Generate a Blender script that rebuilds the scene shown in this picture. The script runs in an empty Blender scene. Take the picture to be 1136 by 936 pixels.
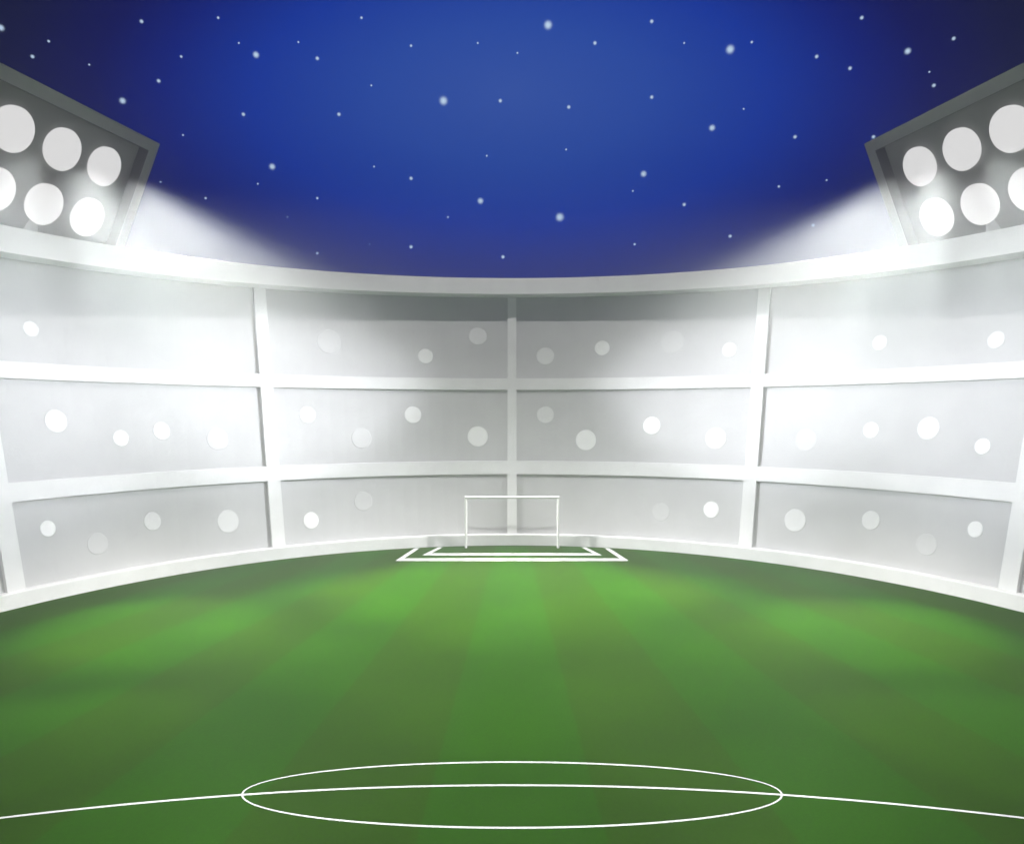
import bpy, bmesh, math, random
from mathutils import Vector, Matrix
random.seed(7)
rad = math.radians
sc = bpy.context.scene

# ------------------------------------------------------------------ camera
CAM_H = 10.35
cam_d = bpy.data.cameras.new("camera")
cam = bpy.data.objects.new("camera", cam_d)
sc.collection.objects.link(cam)
cam.location = (0, 0, CAM_H)
cam.rotation_euler = (rad(90), 0, 0)
cam_d.sensor_fit = 'HORIZONTAL'
cam_d.sensor_width = 36.0
cam_d.lens = 750 / 1136 * 36.0
cam_d.shift_y = -8 / 1136
cam_d.clip_start = 0.1
cam_d.clip_end = 2000
sc.camera = cam

# ------------------------------------------------------------------ night sky
SKY_GAIN = .41
w = bpy.data.worlds.new("World")
sc.world = w
w.use_nodes = True
nt = w.node_tree
nt.nodes.clear()


def nd(tree, t, **kw):
    n = tree.nodes.new(t)
    for k, v in kw.items():
        setattr(n, k, v)
    return n


def mth(tree, op, a, b=None, c=None):
    n = tree.nodes.new('ShaderNodeMath')
    n.operation = op
    for i, v in enumerate((a, b, c)):
        if v is None:
            continue
        if isinstance(v, (int, float)):
            n.inputs[i].default_value = v
        else:
            tree.links.new(v, n.inputs[i])
    return n.outputs[0]


def s2l(c):
    return tuple((v / 255 / 12.92) if v / 255 <= .04045 else ((v / 255 + .055) / 1.055) ** 2.4 for v in c)


tc = nd(nt, 'ShaderNodeTexCoord')
sp = nd(nt, 'ShaderNodeSeparateXYZ')
nt.links.new(tc.outputs['Generated'], sp.inputs[0])
yy = mth(nt, 'MAXIMUM', sp.outputs[1], .12)
u = mth(nt, 'DIVIDE', sp.outputs[0], yy)
v = mth(nt, 'SUBTRACT', mth(nt, 'DIVIDE', sp.outputs[2], yy), .475)
v2 = mth(nt, 'MULTIPLY', v, 1.95)
dd = mth(nt, 'SQRT', mth(nt, 'ADD', mth(nt, 'MULTIPLY', u, u), mth(nt, 'MULTIPLY', v2, v2)))
cr = nd(nt, 'ShaderNodeValToRGB')
nt.links.new(mth(nt, 'DIVIDE', dd, 1.0), cr.inputs[0])
stops = [(0, (64, 102, 198)), (.20, (48, 90, 194)), (.38, (18, 64, 184)), (.52, (2, 34, 142)), (.62, (0, 12, 102)),
         (.74, (3, 12, 74)), (.86, (0, 10, 50)), (1.0, (0, 6, 34))]
el = cr.color_ramp.elements
while len(el) < len(stops):
    el.new(.5)
for e, (p, c) in zip(el, stops):
    e.position = p
    e.color = (*s2l(c), 1)
bg = nd(nt, 'ShaderNodeBackground')
bg.inputs[1].default_value = SKY_GAIN
nt.links.new(cr.outputs[0], bg.inputs[0])
wo = nd(nt, 'ShaderNodeOutputWorld')
nt.links.new(bg.outputs[0], wo.inputs[0])

# ------------------------------------------------------------------ soft key light of the night, behind the camera
SUN_E = 0.98
sun_d = bpy.data.lights.new("sun", 'SUN')
sun = bpy.data.objects.new("sun", sun_d)
sc.collection.objects.link(sun)
sun_d.energy = SUN_E
sun_d.angle = rad(3.0)
sun_d.color = (1, .985, .96)
sun.rotation_euler = (rad(90 - 60), 0, 0)      # 60 degrees high, shining away from the camera
sun.location = (0, -10, 60)

BEAM_E = 300000.0
STAND_E = 77000.0
REAR_FILL_E = 100000.0
HAZE = 0.006
# lamp column, row, point on the pitch, cone, blend, smoothing, weight
PITCH_BEAMS = [
    (0, 0, (1, 43, 0), 40, .5, 100, .21),
    (0, 0, (-4, 37, 0), 40, .6, 200, .17),
    (0, 1, (-1, 42, 0), 30, .7, 100, 1.0),
    (0, 0, (-1, 43, 0), 34, .9, 200, .12),
    (1, 0, (18, 40, 0), 15, 1.0, 500, .26),
    (1, 0, (23, 31, 0), 16, 1.0, 500, .20),
    (2, 0, (-18, 33, 0), 24, 1.0, 400, .28),
    (0, 0, (18, 20, 0), 9, .5, 700, .45),
    (0, 0, (11, 9, 0), 9, .5, 700, .80),
    (0, 0, (5, 1, 0), 9, .5, 700, .30),
    (1, 0, (4, 1, 0), 9, .5, 700, .46),
    (1, 0, (-1, 0, 0), 9, .5, 700, .20),
    (2, 0, (-3, 0, 0), 9, .5, 700, .30)]
# lamp column, row, bearing and height on the stand opposite, cone, weight
STAND_BEAMS = [(0, 0, 9, 1.5, 22, .12), (1, 0, 17, .5, 18, .10), (1, 0, 40, 0, 26, .30), (0, 0, 24, 2, 20, .25), (1, 1, 25, 5, 20, .52), (1, 1, 32, 12, 20, 1.6), (1, 1, 32, 7, 20, .30),
               (1, 1, 44, 13, 20, .60), (2, 1, 56, 13, 20, .45), (2, 1, 56, 8, 22, .36), (2, 1, 70, 13, 24, .90), (2, 1, 70, 8, 24, .95)]
# two unseen floodlights added to fill the grass: point on the pitch, weight
REAR_FILL_BEAMS = [((-14, 33, 0), .54), ((-6, 26, 0), .26), ((-3, 18, 0), .32)]

sc.view_settings.view_transform = 'Standard'
sc.view_settings.look = 'None'
sc.view_settings.gamma = 1
sc.view_settings.exposure = 0.9
cy = sc.cycles
cy.use_denoising = True
cy.max_bounces = 5
cy.diffuse_bounces = 3
cy.volume_bounces = 0
cy.sample_clamp_indirect = 4


# ------------------------------------------------------------------ helpers
def mat(name, col, rough=.7, noise=0.0, scale=3.0, bump=0.0, bscale=40., spec=.3):
    m = bpy.data.materials.new(name)
    m.use_nodes = True
    t = m.node_tree
    b = t.nodes['Principled BSDF']
    b.inputs['Roughness'].default_value = rough
    b.inputs['Specular IOR Level'].default_value = spec
    if noise:
        tcn = nd(t, 'ShaderNodeTexCoord')
        n = nd(t, 'ShaderNodeTexNoise')
        n.inputs['Scale'].default_value = scale
        n.inputs['Detail'].default_value = 6
        n.inputs['Roughness'].default_value = .6
        t.links.new(tcn.outputs['Object'], n.inputs['Vector'])
        r = nd(t, 'ShaderNodeMapRange')
        r.inputs['From Min'].default_value = .3
        r.inputs['From Max'].default_value = .7
        r.inputs['To Min'].default_value = 1 - noise
        r.inputs['To Max'].default_value = 1 + noise
        t.links.new(n.outputs[0], r.inputs[0])
        mx = nd(t, 'ShaderNodeMix', data_type='RGBA', blend_type='MULTIPLY')
        mx.inputs[0].default_value = 1
        mx.inputs[6].default_value = (*col, 1)
        t.links.new(r.outputs[0], mx.inputs[7])
        t.links.new(mx.outputs[2], b.inputs['Base Color'])
    else:
        b.inputs['Base Color'].default_value = (*col, 1)
    if bump:
        tcn = nd(t, 'ShaderNodeTexCoord')
        n = nd(t, 'ShaderNodeTexNoise')
        n.inputs['Scale'].default_value = bscale
        n.inputs['Detail'].default_value = 4
        t.links.new(tcn.outputs['Object'], n.inputs['Vector'])
        bp = nd(t, 'ShaderNodeBump')
        bp.inputs['Strength'].default_value = bump
        bp.inputs['Distance'].default_value = .05
        t.links.new(n.outputs[0], bp.inputs['Height'])
        t.links.new(bp.outputs[0], b.inputs['Normal'])
    return m


def emit(name, col, s):
    m = bpy.data.materials.new(name)
    m.use_nodes = True
    t = m.node_tree
    t.nodes.clear()
    e = nd(t, 'ShaderNodeEmission')
    e.inputs[0].default_value = (*col, 1)
    e.inputs[1].default_value = s
    o = nd(t, 'ShaderNodeOutputMaterial')
    t.links.new(e.outputs[0], o.inputs[0])
    return m


def link(name, bm, m, parent=None, smooth=False, recalc=True):
    if recalc:
        bmesh.ops.recalc_face_normals(bm, faces=bm.faces)
    me = bpy.data.meshes.new(name)
    bm.to_mesh(me)
    bm.free()
    if smooth:
        for p in me.polygons:
            p.use_smooth = True
    o = bpy.data.objects.new(name, me)
    sc.collection.objects.link(o)
    if m:
        me.materials.append(m)
    if parent:
        o.parent = parent
    return o


def tag(o, label=None, cat=None, group=None, kind=None):
    if label: o['label'] = label
    if cat: o['category'] = cat
    if group: o['group'] = group
    if kind: o['kind'] = kind
    return o


def empty(name, loc=(0, 0, 0)):
    o = bpy.data.objects.new(name, None)
    o.empty_display_size = .5
    o.location = loc
    sc.collection.objects.link(o)
    return o


def loft(bm, rings, closed=True, caps=True):
    """rings: list of lists of points; joined ring to ring"""
    vs = [[bm.verts.new(p) for p in r] for r in rings]
    n = len(vs[0])
    for a, b in zip(vs[:-1], vs[1:]):
        for i in range(n if closed else n - 1):
            j = (i + 1) % n
            bm.faces.new((a[i], a[j], b[j], b[i]))
    if caps:
        bm.faces.new(vs[0])
        bm.faces.new(list(reversed(vs[-1])))


def prism(bm, pts, d):
    """closed outline swept by vector d"""
    loft(bm, [[Vector(p) for p in pts], [Vector(p) + Vector(d) for p in pts]])


# ------------------------------------------------------------------ the bowl
C = 24.8                # distance of the bowl's centre from the camera
R0, LEAN = 28.9, .272   # radius at the ground, outward lean per metre of height
PHI = 180


def Rf(z):
    return R0 + LEAN * z


def P(phi, r, z):
    return Vector((r * math.sin(phi), C + r * math.cos(phi), z))


def z_at(y, inset=0.0):
    q = (460 - y) / 750
    return (CAM_H + (C + R0 - inset) * q) / (1 - LEAN * q)


RING1 = (z_at(432.3), z_at(419.6))
RING2 = (z_at(525.7), z_at(511.3))
BASE_TOP = z_at(592)
RIM_IN = 1.6
RIM = (z_at(326, RIM_IN), z_at(308.5, RIM_IN))


def dip(phi, e):
    s = abs(math.sin(phi)) / math.sin(rad(63))
    return 1 - e * s * s


def rim_z(phi, k):
    e = (.085, .055)[k]
    return CAM_H + (RIM[k] - CAM_H) * dip(phi, e)


def sweep(profile, p0=-PHI, p1=PHI, step=2.0):
    """profile(phi) -> list of (r, z)"""
    bm = bmesh.new()
    n = max(1, int(round((p1 - p0) / step)))
    full = p1 - p0 >= 360
    rings = [[P(rad(p0 + (p1 - p0) * i / n), r, z) for r, z in profile(rad(p0 + (p1 - p0) * i / n))] for i in range(n if full else n + 1)]
    loft(bm, rings + rings[:1] if full else rings, caps=not full)
    if full:
        bmesh.ops.remove_doubles(bm, verts=bm.verts, dist=1e-4)
    return bm


M_beam = mat("painted_concrete", (.75, .75, .75), .75, .05, .7, .15, 12)
M_rim = mat("rim_concrete", (.88, .88, .875), .7, .04, .7, .12, 12)
M_base = mat("kerb_concrete", (.82, .82, .82), .75, .05, .8, .15, 12)
M_panel = mat("grey_panel", (.52, .52, .525), .8, .05, .5, .12, 9)

stand = tag(empty("stadium_stand", (0, C, 0)),
            "curved pale grey three-tier stadium wall with recessed panels around the pitch", "stadium")


def part(name, bm, m, label=None):
    bmesh.ops.translate(bm, verts=bm.verts, vec=(0, -C, 0))
    o = link(name, bm, m, stand)
    if label: o['label'] = label
    return o


part("base_wall", sweep(lambda p: [(R0 - .06, -.3), (R0 - .06, BASE_TOP - .05), (R0 - .01, BASE_TOP), (R0 + 1.2, BASE_TOP), (R0 + 1.2, -.3)]), M_base)
for (a, b) in (RING2, RING1):
    part("tier_beam", sweep(lambda p, a=a, b=b: [(Rf(a), a), (Rf(b), b), (Rf(b) + 1.2, b), (Rf(a) + 1.2, a)]), M_beam)


def rim_prof(p):
    a, b = rim_z(p, 0), rim_z(p, 1)
    return [(Rf(a) - RIM_IN, a), (Rf(b) - RIM_IN, b - .05), (Rf(b) - RIM_IN + .05, b), (Rf(b) + 1.0, b), (Rf(b) + 1.0, a), (Rf(a), a)]


part("rim", sweep(rim_prof), M_rim, "pale overhanging top rim")
REC = .24
COLS = [-163, -130.5, -98, -66.4, -35.1, 0, 35.1, 66.4, 98, 130.5, 163, 197]
for i, c in enumerate(COLS[:-1]):
    wd = .75 if c == 0 else .92
    bm = bmesh.new()
    rings = []
    zs = [BASE_TOP - .1 + (RIM[0] + .1 - BASE_TOP) * k / 8 for k in range(9)]
    p = rad(c)
    t = Vector((math.cos(p), -math.sin(p), 0))
    zt = rim_z(p, 0)
    for z in (BASE_TOP - .05, zt + .1):
        f0 = P(p, Rf(z) - .004, z)
        f1 = P(p, Rf(z) + .9, z)
        rings.append([f0 - t * wd / 2, f0 + t * wd / 2, f1 + t * wd / 2, f1 - t * wd / 2])
    loft(bm, rings)
    part("column", bm, M_beam)
TIERS = [(BASE_TOP - .05, RING2[0] + .1), (RING2[1] - .1, RING1[0] + .1), (RING1[1] - .1, None)]
for a, b in zip(COLS[:-1], COLS[1:]):
    for (z0, z1) in TIERS:
        def prof(p, z0=z0, z1=z1):
            zz = rim_z(p, 0) + .1 if z1 is None else z1
            return [(Rf(z0) + REC, z0), (Rf(zz) + REC, zz), (Rf(zz) + REC + .3, zz), (Rf(z0) + REC + .3, z0)]
        part("wall_panel", sweep(prof, a + .3, b - .3), M_panel)

# ------------------------------------------------------------------ ground and pitch
bm = bmesh.new()
GX, GY0, GY1 = 51, -13, 65
loft(bm, [[(-GX, GY0, -.02), (GX, GY0, -.02), (GX, GY1, -.02), (-GX, GY1, -.02)], [(-GX, GY0, -.3), (GX, GY0, -.3), (GX, GY1, -.3), (-GX, GY1, -.3)]])
tag(link("ground", bm, mat("asphalt", (.05, .05, .05), .9, .2, 2)), kind='structure')

GRASS = bpy.data.materials.new("mown_grass")
GRASS.use_nodes = True
t = GRASS.node_tree
b = t.nodes['Principled BSDF']
b.inputs['Roughness'].default_value = .9
b.inputs['Specular IOR Level'].default_value = 0.0
tcn = nd(t, 'ShaderNodeTexCoord')
s = nd(t, 'ShaderNodeSeparateXYZ')
t.links.new(tcn.outputs['Object'], s.inputs[0])
# mowing bands fan out from a point far behind the goal
wob = nd(t, 'ShaderNodeTexNoise')
wob.inputs['Scale'].default_value = 1.3
wob.inputs['Detail'].default_value = 5
t.links.new(tcn.outputs['Object'], wob.inputs['Vector'])
sv = mth(t, 'DIVIDE', s.outputs[0], mth(t, 'MULTIPLY', mth(t, 'SUBTRACT', 97.0, s.outputs[1]), .1067))
sv = mth(t, 'ABSOLUTE', sv)
sv = mth(t, 'ADD', sv, mth(t, 'MULTIPLY', mth(t, 'SUBTRACT', wob.outputs[0], .5), .025))
tri = mth(t, 'PINGPONG', mth(t, 'ADD', sv, .27), .54)      # 0..0.54
mask = nd(t, 'ShaderNodeMapRange', interpolation_type='SMOOTHSTEP')
# a band changes at sv = .27, .81, 1.35 ... : use a square wave
sq = mth(t, 'SINE', mth(t, 'MULTIPLY', mth(t, 'ADD', sv, .27), math.pi / .54))
mask.inputs['From Min'].default_value = -.03
mask.inputs['From Max'].default_value = .03
t.links.new(sq, mask.inputs[0])
mix = nd(t, 'ShaderNodeMix', data_type='RGBA')
mix.inputs[6].default_value = (.0205, .0650, .0001, 1)    # darker olive band
mix.inputs[7].default_value = (.0182, .0765, .0002, 1)    # lighter band
t.links.new(mask.outputs[0], mix.inputs[0])
ns = nd(t, 'ShaderNodeTexNoise')
ns.inputs['Scale'].default_value = 9
ns.inputs['Detail'].default_value = 9
ns.inputs['Roughness'].default_value = .9
t.links.new(tcn.outputs['Object'], ns.inputs['Vector'])
r1 = nd(t, 'ShaderNodeMapRange')
r1.inputs['From Min'].default_value = .3
r1.inputs['From Max'].default_value = .7
r1.inputs['To Min'].default_value = .72
r1.inputs['To Max'].default_value = 1.28
t.links.new(ns.outputs[0], r1.inputs[0])
ns2 = nd(t, 'ShaderNodeTexNoise')
ns2.inputs['Scale'].default_value = .22
ns2.inputs['Detail'].default_value = 3
t.links.new(tcn.outputs['Object'], ns2.inputs['Vector'])
r2 = nd(t, 'ShaderNodeMapRange')
r2.inputs['From Min'].default_value = .3
r2.inputs['From Max'].default_value = .7
r2.inputs['To Min'].default_value = .90
r2.inputs['To Max'].default_value = 1.10
t.links.new(ns2.outputs[0], r2.inputs[0])
m2 = nd(t, 'ShaderNodeMix', data_type='RGBA', blend_type='MULTIPLY')
m2.inputs[0].default_value = 1
t.links.new(mix.outputs[2], m2.inputs[6])
t.links.new(mth(t, 'MULTIPLY', r1.outputs[0], r2.outputs[0]), m2.inputs[7])
t.links.new(m2.outputs[2], b.inputs['Base Color'])
bp = nd(t, 'ShaderNodeBump')
bp.inputs['Strength'].default_value = .5
bp.inputs['Distance'].default_value = .04
t.links.new(ns.outputs[0], bp.inputs['Height'])
t.links.new(bp.outputs[0], b.inputs['Normal'])

bm = bmesh.new()
vs = [bm.verts.new((R0 * 1.004 * math.sin(2 * math.pi * i / 160), C + R0 * 1.004 * math.cos(2 * math.pi * i / 160), 0.0)) for i in range(160)]
bm.faces.new(vs)
tag(link("pitch", bm, GRASS), kind='structure')

M_line = mat("line_paint", (.80, .80, .80), .8, .06, 6)


def strip(name, pairs, z=.004, close=False):
    bm = bmesh.new()
    a = [(bm.verts.new((p[0], p[1], z)), bm.verts.new((q[0], q[1], z))) for p, q in pairs]
    n = len(a)
    for i in range(n if close else n - 1):
        (p, q), (p2, q2) = a[i], a[(i + 1) % n]
        bm.faces.new((p, q, q2, p2))
    o = link(name, bm, M_line, recalc=True)
    for pl in o.data.polygons:
        if pl.normal.z < 0:
            pl.flip()
    return tag(o, kind='structure')


# centre circle (a flat oval as it is painted here)
N = 128
strip("centre_circle_line", [((math.cos(2 * math.pi * i / N) * 7.405, 18.56 + math.sin(2 * math.pi * i / N) * 1.645),
                              (math.cos(2 * math.pi * i / N) * 7.355, 18.56 + math.sin(2 * math.pi * i / N) * 1.565)) for i in range(N)], close=True)
RC, CC = 57.0, 18.9 - 57.0
strip("halfway_line", [((RC + .042) * math.sin(rad(a / 4)), CC + (RC + .042) * math.cos(rad(a / 4))) and
                       (((RC + .042) * math.sin(rad(a / 4)), CC + (RC + .042) * math.cos(rad(a / 4))),
                        ((RC - .042) * math.sin(rad(a / 4)), CC + (RC - .042) * math.cos(rad(a / 4)))) for a in range(-112, 113)], z=.008)


def box_line(xf, xb, df, db, thy, thx, name):
    k = (xf - xb) / (db - df)
    o = [(-xb, db), (-xf, df), (xf, df), (xb, db)]
    i = [(-xb + thx, db), (-(xf - thx * 1.05 - k * thy), df + thy), (xf - thx * 1.05 - k * thy, df + thy), (xb - thx, db)]
    strip(name, list(zip(o, i)))


box_line(8.28, 7.55, 47.95, 52.45, .82, .36, "penalty_area_line")
box_line(6.62, 5.75, 49.85, 52.85, .72, .34, "goal_area_line")

# ------------------------------------------------------------------ goal
M_white = mat("white_gloss_paint", (.92, .92, .92), .35, .02, 4, spec=.5)
GD = 52.6
goal = tag(empty("goal", (0, GD, 0)), "white football goal frame without a net at the far end of the pitch", "goal")


def bar(a, b, r, n=12):
    a, b = Vector(a), Vector(b)
    d = (b - a).normalized()
    x = d.orthogonal().normalized()
    y = d.cross(x)
    bm = bmesh.new()
    loft(bm, [[q + x * r * math.cos(2 * math.pi * i / n) + y * r * math.sin(2 * math.pi * i / n) for i in range(n)] for q in (a, b)])
    return bm


GW, GH, GR = 3.58, 3.94, .098
for sx in (-1, 1):
    link("post", bar((sx * GW, 0, -.05), (sx * GW, 0, GH - GR), GR), M_white, goal)
link("crossbar", bar((-GW - GR, 0, GH), (GW + GR, 0, GH), GR * 1.02), M_white, goal)

# ------------------------------------------------------------------ round discs on the panels
M_disc = [mat("disc_white", (.88, .88, .88), .6, .02, 3), mat("disc_pale", (.73, .73, .735), .6, .02, 3), mat("disc_grey", (.585, .585, .59), .7, .02, 3)]


def panel_hit(x, y):
    d = Vector(((x - 568) / 750, 1, (460 - y) / 750))
    o = Vector((0, 0, CAM_H))
    lo, hi = 15.0, 90.0
    for _ in range(60):
        m = (lo + hi) / 2
        q = o + d * m
        if math.hypot(q.x, q.y - C) < Rf(q.z) + REC:
            lo = m
        else:
            hi = m
    return o + d * lo


def disc(x, y, dia, tone, label):
    p = panel_hit(x, y)
    r = dia / 2 / 750 * p.y
    n = Vector((-p.x, C - p.y, 0)).normalized()
    n = (n + Vector((0, 0, LEAN))).normalized()
    tx = Vector((0, 0, 1)).cross(n).normalized()
    tz = n.cross(tx)
    bm = bmesh.new()
    k = 48
    rings = []
    sq_ = 1 - .13 * min(1, abs(p.x) / 28)
    for rr, h in ((r, -.06), (r, .018), (r - .02, .03)):
        rings.append([tx * rr * sq_ * math.cos(2 * math.pi * i / k) + tz * rr * math.sin(2 * math.pi * i / k) + n * h for i in range(k)])
    loft(bm, rings)
    o = link("wall_disc", bm, M_disc[tone])
    o.location = p
    tag(o, label, "disc", "round discs on the stadium wall panels")


T, Mi, B = "top tier panel", "middle tier panel", "bottom tier panel"
DISCS = [
    # top tier
    (34, 365, 18, 1, "small pale disc at far left of the top tier, below left floodlight"),
    (365, 379, 28, 2, "large faint disc in left floodlight glare on the top tier"),
    (472, 395, 17, 0, "small white disc on top tier, lower left of the grey disc by centre column"),
    (530, 373, 20, 1, "grey disc high on top tier just left of the centre column"),
    (605, 395, 20, 1, "grey disc on top tier just right of the centre column"),
    (668, 386, 17, 0, "small white disc on top tier, second right of the centre column"),
    (746, 379, 27, 2, "large faint disc in right floodlight glare on the top tier"),
    (809, 388, 17, 1, "small faint disc beside top tier column right of the large faint one"),
    (976, 380, 18, 1, "small pale disc on top tier below the right floodlight's lamps"),
    (1105, 377, 20, 1, "pale disc at the far right end of the top tier"),
    # middle tier
    (62, 467, 26, 1, "large pale disc at far left of the middle tier"),
    (134, 486, 18, 0, "small white disc on middle tier, right of the far left large disc"),
    (179, 478, 20, 1, "faint disc on middle tier left panel, third from the left edge"),
    (241, 487, 25, 2, "large grey disc on middle tier just left of the left column"),
    (341, 460, 19, 1, "small faint disc on middle tier just right of the left column"),
    (401, 486, 23, 2, "faint grey disc low on middle tier, lower left of a paler one"),
    (458, 460, 19, 0, "small white disc high on middle tier, left of the large white one at centre"),
    (530, 484, 23, 0, "large white disc on middle tier just left of the centre column"),
    (605, 460, 19, 1, "small pale disc high on middle tier just right of the centre column"),
    (650, 488, 23, 0, "large white disc low on middle tier right of the goal"),
    (723, 472, 20, 0, "white disc on middle tier, third right of the centre column"),
    (794, 486, 24, 1, "large faint disc on middle tier just left of the right column"),
    (894, 488, 25, 2, "large grey disc on middle tier just right of the right column"),
    (966, 477, 18, 0, "small white disc on middle tier, second right of the right column"),
    (1030, 475, 26, 1, "large pale disc on middle tier right panel beside a small white one"),
    (1090, 495, 18, 0, "small white disc at the far right of the middle tier"),
    # bottom tier
    (53, 586, 18, 0, "small white disc at far left of the bottom tier"),
    (108, 603, 24, 2, "large grey disc low on bottom tier near the far left white one"),
    (169, 578, 20, 1, "pale disc in the middle of the left bottom tier panel"),
    (253, 578, 25, 1, "large pale disc on bottom tier just left of the left column"),
    (345, 577, 18, 0, "small white disc on bottom tier just right of the left column"),
    (403, 556, 21, 2, "faint grey disc on bottom tier left of the goal"),
    (733, 568, 20, 2, "faint grey disc on bottom tier right of the goal"),
    (789, 565, 18, 0, "small white disc on bottom tier just left of the right column"),
    (882, 577, 25, 1, "large pale disc on bottom tier just right of the right column"),
    (966, 577, 21, 1, "pale disc in the middle of the right bottom tier panel"),
    (1028, 604, 24, 2, "large grey disc low on bottom tier near the far right white one"),
    (1082, 587, 18, 0, "small white disc at far right of the bottom tier"),
]
for a in DISCS:
    disc(*a)

# ------------------------------------------------------------------ floodlights
M_frame = mat("floodlight_frame_metal", (.62, .62, .62), .5, .04, 2)
M_back = mat("floodlight_back_metal", (.38, .38, .38), .6, .04, 2)
M_lip_shade = mat("floodlight_lip_shade", (.20, .20, .20), .6, .04, 2)  # dark tone stands for the shade inside the frame
M_glass = emit("lamp_glow", (1, .995, .985), .5)
SC = 1.03
FO = Vector((-28.66, 47.5, 17.44)) * SC + Vector((0, 0, CAM_H))
FU = Vector((.145, .988, .060)).normalized()
FV = Vector((.392, -.113, .913))
FV = (FV - FU * FV.dot(FU)).normalized()
FN = FU.cross(FV)
if FN.x < 0:
    FN = -FN
SU, SV, LR = 3.684 * SC, 3.752 * SC, 1.374 * SC
NCOL = 3


def spot(name, sd, pos, target, ang, blend, power, linear, parent, col=(.96, .98, 1)):
    l = bpy.data.lights.new(name, 'SPOT')
    l.energy = power
    l.spot_size = rad(ang)
    l.spot_blend = blend
    l.color = col
    l.shadow_soft_size = .6
    if linear:
        l.use_nodes = True
        t = l.node_tree
        t.nodes.clear()
        fo = nd(t, 'ShaderNodeLightFalloff')
        fo.inputs['Strength'].default_value = 1
        fo.inputs['Smooth'].default_value = linear      # the beam leaves a wide reflector, not a point
        em = nd(t, 'ShaderNodeEmission')
        t.links.new(fo.outputs['Quadratic'], em.inputs[1])
        ou = nd(t, 'ShaderNodeOutputLight')
        t.links.new(em.outputs[0], ou.inputs[0])
    o = bpy.data.objects.new(name, l)
    sc.collection.objects.link(o)
    p = Vector((pos.x * sd, pos.y, pos.z))
    g = Vector((target[0] * sd, target[1], target[2]))
    o.location = p
    o.rotation_euler = (g - p).to_track_quat('-Z', 'Y').to_euler()
    return o


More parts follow.
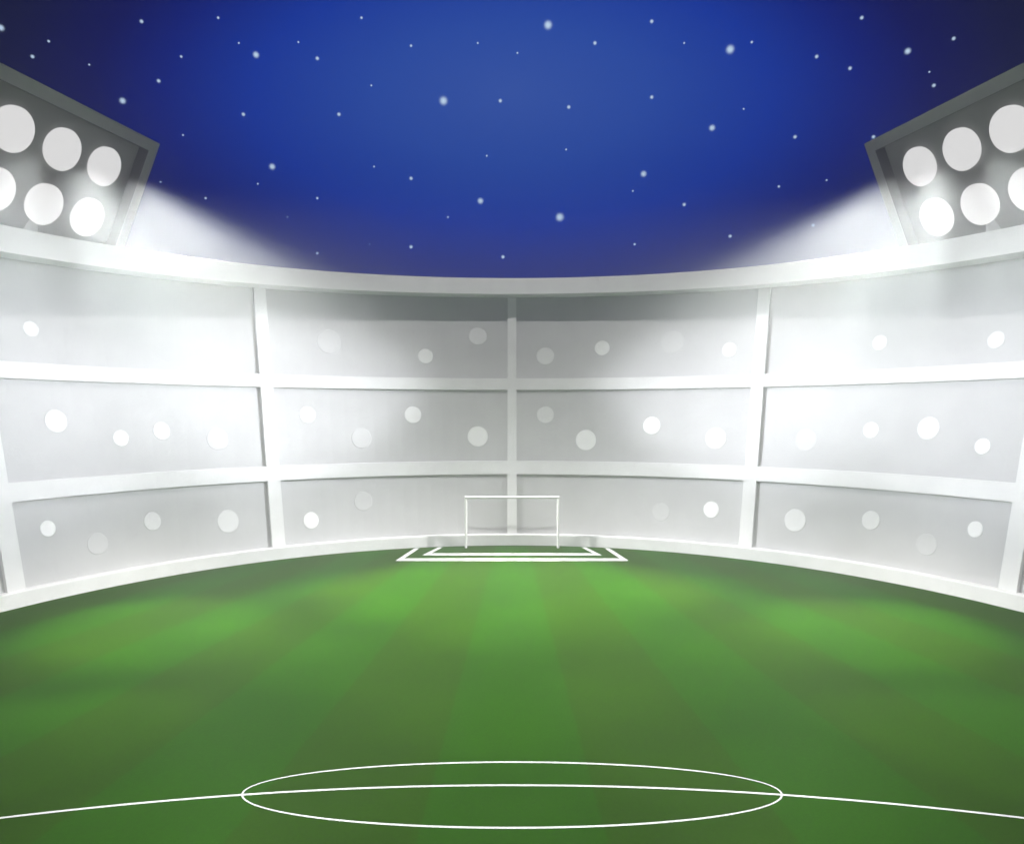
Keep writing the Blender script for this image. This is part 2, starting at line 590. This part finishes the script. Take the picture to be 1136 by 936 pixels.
def floodlight(sd, label, rear=False):
    """sd 1 = as measured on the left, -1 = its mirror image on the right"""
    def W(u_, v_, n_=0.0):
        q = FO + FU * u_ + FV * v_ + FN * n_
        return Vector((q.x * sd, 2 * C - q.y if rear else q.y, q.z))
    u0, u1 = -(NCOL - 1) * SU - 3.45 * SC, 3.45 * SC
    v0, v1 = -SV - 3.1 * SC, 3.12 * SC
    base = W((u0 + u1) / 2, (v0 + v1) / 2, -2.0)
    root = tag(empty("floodlight", (base.x, base.y, 0)), label, "floodlight", "floodlights above the stadium rim")
    inv = Vector((-base.x, -base.y, 0))

    def fin(name, bm, m, par=None, smooth=False):
        bmesh.ops.translate(bm, verts=bm.verts, vec=inv)
        return link(name, bm, m, par or root, smooth)
    fw = .80 * SC
    # frame: four bars, mitred, deep box section
    bm = bmesh.new()
    out = [(u0, v0), (u1, v0), (u1, v1), (u0, v1)]
    inn = [(u0 + fw, v0 + fw), (u1 - fw, v0 + fw), (u1 - fw, v1 - fw), (u0 + fw, v1 - fw)]
    loops = []
    for pts, n_ in ((out, -.6), (out, .75), (inn, .75), (inn, .0), (inn, -.5)):
        loops.append([W(a, b_, n_) for a, b_ in pts])
    vs = [[bm.verts.new(p) for p in lp] for lp in loops]
    for A, Bq in zip(vs, vs[1:] + vs[:1]):
        for i in range(4):
            j = (i + 1) % 4
            bm.faces.new((A[i], A[j], Bq[j], Bq[i]))
    fin("frame", bm, M_frame)
    bm = bmesh.new()                       # dark lip painted to give the frame's inner edge its shade
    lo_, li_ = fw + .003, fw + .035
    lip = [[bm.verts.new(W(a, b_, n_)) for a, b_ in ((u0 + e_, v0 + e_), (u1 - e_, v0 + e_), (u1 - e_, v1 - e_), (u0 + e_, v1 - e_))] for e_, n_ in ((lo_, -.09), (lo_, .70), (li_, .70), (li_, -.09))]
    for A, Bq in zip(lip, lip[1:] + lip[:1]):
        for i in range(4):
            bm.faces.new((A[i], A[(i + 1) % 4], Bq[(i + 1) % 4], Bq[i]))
    fin("inner_lip_shade", bm, M_lip_shade)
    bm = bmesh.new()
    prism(bm, [W(a, b_, -.10) for a, b_ in ((u0 + fw * .9, v0 + fw * .9), (u1 - fw * .9, v0 + fw * .9), (u1 - fw * .9, v1 - fw * .9), (u0 + fw * .9, v1 - fw * .9))], W(0, 0, -.45) - W(0, 0, -.10))
    fin("back_panel", bm, M_back)
    k = 48
    for i in range(NCOL):
        for j in range(2):
            cu, cv = -i * SU, -j * SV

            def circ(r, n_):
                return [W(cu + r * math.cos(2 * math.pi * q / k), cv + r * math.sin(2 * math.pi * q / k), n_) for q in range(k)]
            bm = bmesh.new()
            loft(bm, [circ(LR * .97, -.12), circ(LR, .10), circ(LR, .14), circ(LR * .97, .16)])
            lamp = fin("lamp", bm, M_glass)
    # mast behind the stand
    bm = bar(Vector((base.x, base.y, -.1)), Vector((base.x, base.y, base.z + 2)), .55, 20)
    fin("mast", bm, M_frame, smooth=True)
    for du in (-3.5, 3.5):
        a = W((u0 + u1) / 2 + du, (v0 + v1) / 2, -.4)
        fin("bracket", bar(a, Vector((base.x, base.y, base.z - 1.0)), .18, 10), M_frame)

    def lamp_pos(i, j):
        return FO - FU * SU * i - FV * SV * j + FN * 1.5
    if rear:
        p = lamp_pos(1, 0)
        for tg, pw in REAR_FILL_BEAMS:
            spot("floodlight_beam", sd, Vector((p.x, 2 * C - p.y, p.z)), tg, 34, 1.0, REAR_FILL_E * pw, 0, root)
        return root
    # the light itself: narrow beams down to the pitch, wider ones to the stand opposite
    for (i, j, tg, ang, bl, sm, pw) in PITCH_BEAMS:
        spot("floodlight_beam", sd, lamp_pos(i, j), tg, ang, bl, BEAM_E * pw, sm, root, (.90, .96, .95) if sm == 700 else (1, .98, .93))
    for (i, j, ph, z, ang, pw) in STAND_BEAMS:
        q = P(rad(ph), R0 + .27 * z, z)
        spot("floodlight_beam", sd, lamp_pos(i, j), q, ang, 1.0, STAND_E * pw, 600.0, root, (.93, .945, 1))
    return root


floodlight(1, "grey floodlight panel of round white lamps on the left stadium rim")
floodlight(-1, "grey floodlight panel of round white lamps on the right stadium rim")
floodlight(1, "added unseen fill floodlight panel at rear left behind the viewpoint", True)  # this rear pair is added out of view to light the grass
floodlight(-1, "added unseen fill floodlight panel at rear right behind the viewpoint", True)

# ------------------------------------------------------------------ stars
M_star = bpy.data.materials.new("star_glow")
M_star.use_nodes = True
t = M_star.node_tree
t.nodes.clear()
lw = nd(t, 'ShaderNodeLayerWeight')
lw.inputs[0].default_value = .5
fc = mth(t, 'SUBTRACT', 1.0, lw.outputs['Facing'])
oi = nd(t, 'ShaderNodeObjectInfo')
em = nd(t, 'ShaderNodeEmission')
em.inputs[0].default_value = (.60, .78, 1, 1)
em.inputs[1].default_value = .55
tr = nd(t, 'ShaderNodeBsdfTransparent')
mx = nd(t, 'ShaderNodeMixShader')
t.links.new(mth(t, 'POWER', fc, 16.0), mx.inputs[0])
t.links.new(tr.outputs[0], mx.inputs[1])
t.links.new(em.outputs[0], mx.inputs[2])
ou = nd(t, 'ShaderNodeOutputMaterial')
t.links.new(mx.outputs[0], ou.inputs[0])
SIZE = {'X': 9.0, 'L': 6.6, 'M': 4.0, 'S': 2.9, 'T': 2.2}
WORD = {'X': "very bright large star", 'L': "bright star", 'M': "small star", 'S': "faint small star", 'T': "tiny faint star"}
STARS = [(1, 31, 'L'), (157, 24, 'M'), (242, 20, 'S'), (54, 46, 'S'), (36, 63, 'M'), (99, 72, 'T'), (284, 61, 'L'), (265, 48, 'T'),
         (331, 47, 'T'), (352, 65, 'M'), (201, 63, 'S'), (176, 90, 'M'), (136, 112, 'L'), (270, 127, 'M'), (376, 127, 'M'),
         (203, 150, 'T'), (302, 185, 'L'), (178, 202, 'T'), (228, 220, 'S'), (286, 204, 'T'), (352, 220, 'S'), (319, 241, 'T'),
         (352, 281, 'S'), (401, 20, 'S'), (456, 51, 'S'), (530, 48, 'T'), (608, 28, 'X'), (574, 59, 'T'), (660, 48, 'M'),
         (723, 24, 'M'), (759, 48, 'T'), (412, 95, 'T'), (492, 112, 'X'), (555, 112, 'M'), (631, 119, 'M'), (723, 108, 'M'),
         (790, 142, 'L'), (540, 173, 'T'), (628, 166, 'T'), (415, 185, 'T'), (456, 198, 'M'), (714, 193, 'L'), (702, 212, 'T'),
         (533, 223, 'L'), (621, 241, 'X'), (759, 227, 'M'), (497, 241, 'T'), (410, 271, 'T'), (456, 274, 'M'), (704, 271, 'S'),
         (558, 285, 'M'), (810, 55, 'X'), (834, 47, 'S'), (956, 20, 'M'), (906, 63, 'M'), (943, 76, 'M'), (1007, 57, 'L'),
         (1058, 43, 'M'), (1031, 80, 'T'), (1036, 95, 'M'), (825, 121, 'T'), (882, 152, 'M'), (969, 152, 'M'), (864, 207, 'S'),
         (917, 200, 'T'), (902, 250, 'M'), (810, 262, 'M')]
NAMED = {(1, 31): "at the far left edge of the sky", (284, 61): "high in the left sky", (136, 112): "above the left floodlight's corner",
         (302, 185): "right of the left floodlight", (608, 28): "highest in the middle of the sky", (492, 112): "left of the middle of the sky",
         (790, 142): "left of the right floodlight", (714, 193): "in the right sky above the stadium rim", (533, 223): "low in the middle of the sky",
         (621, 241): "lowest over the stadium rim", (810, 55): "high in the right sky", (1007, 57): "above the right floodlight"}
SHORT = {(1, 31): "the bright star at the left edge", (284, 61): "the bright star high at left", (136, 112): "the bright star above the left floodlight",
         (302, 185): "the bright star right of the left floodlight", (608, 28): "the highest very bright star", (492, 112): "the very bright star left of middle",
         (790, 142): "the bright star left of the right floodlight", (714, 193): "the bright star low at right", (533, 223): "the bright star low in the middle",
         (621, 241): "the lowest very bright star", (810, 55): "the very bright star high at right", (1007, 57): "the bright star above the right floodlight"}
DIRS = ["right of", "above right of", "above", "above left of", "left of", "below left of", "below", "below right of"]
entries = []
for (x, y, k) in STARS:
    if (x, y) in NAMED:
        entries.append([x, y, k, WORD[k] + " " + NAMED[(x, y)], None, 0])
        continue
    ref = min(SHORT, key=lambda q: math.hypot(q[0] - x, q[1] - y))
    dx, dy = x - ref[0], ref[1] - y
    d8 = DIRS[int(round(math.degrees(math.atan2(dy, dx)) / 45)) % 8]
    entries.append([x, y, k, WORD[k] + " {}" + d8 + " " + SHORT[ref], (k, d8, ref), math.hypot(dx, dy)])
keys = {}
for e in entries:
    if e[4]:
        keys.setdefault(e[4], []).append(e)
for es in keys.values():
    es.sort(key=lambda e: e[5])
    for i, e in enumerate(es):
        wd = "" if len(es) == 1 else (["just ", "far "] if len(es) == 2 else ["just ", "farther ", "farthest "])[i]
        e[3] = e[3].replace("{}", wd)
star_me = None
for (x, y, k, lab, _, _) in entries:
    D = 420.0
    if star_me is None:
        bm = bmesh.new()
        bmesh.ops.create_icosphere(bm, subdivisions=4, radius=1)
        o = link("star", bm, M_star, smooth=True)
        star_me = o.data
    else:
        o = bpy.data.objects.new("star", star_me)
        sc.collection.objects.link(o)
    o.location = ((x - 568) / 750 * D, D, CAM_H + (460 - y) / 750 * D)
    r = SIZE[k] / 750 * D
    o.scale = (r, r, r)
    tag(o, lab, "star", "stars in the night sky")

# ------------------------------------------------------------------ haze: the misty air that shows the floodlight beams
HZ = bpy.data.materials.new("haze")
HZ.use_nodes = True
t = HZ.node_tree
t.nodes.clear()
pv = nd(t, 'ShaderNodeVolumePrincipled')
pv.inputs['Color'].default_value = (.98, .985, .98, 1)
pv.inputs['Density'].default_value = HAZE
pv.inputs['Anisotropy'].default_value = 0.7
ou = nd(t, 'ShaderNodeOutputMaterial')
t.links.new(pv.outputs[0], ou.inputs['Volume'])
bm = bmesh.new()
X, Y0, Y1, Z0, Z1 = 52, -14, 66, -1.4, 33.5
loft(bm, [[(-X, Y0, Z0), (X, Y0, Z0), (X, Y1, Z0), (-X, Y1, Z0)], [(-X, Y0, Z1), (X, Y0, Z1), (X, Y1, Z1), (-X, Y1, Z1)]])
tag(link("haze", bm, HZ), kind='stuff')
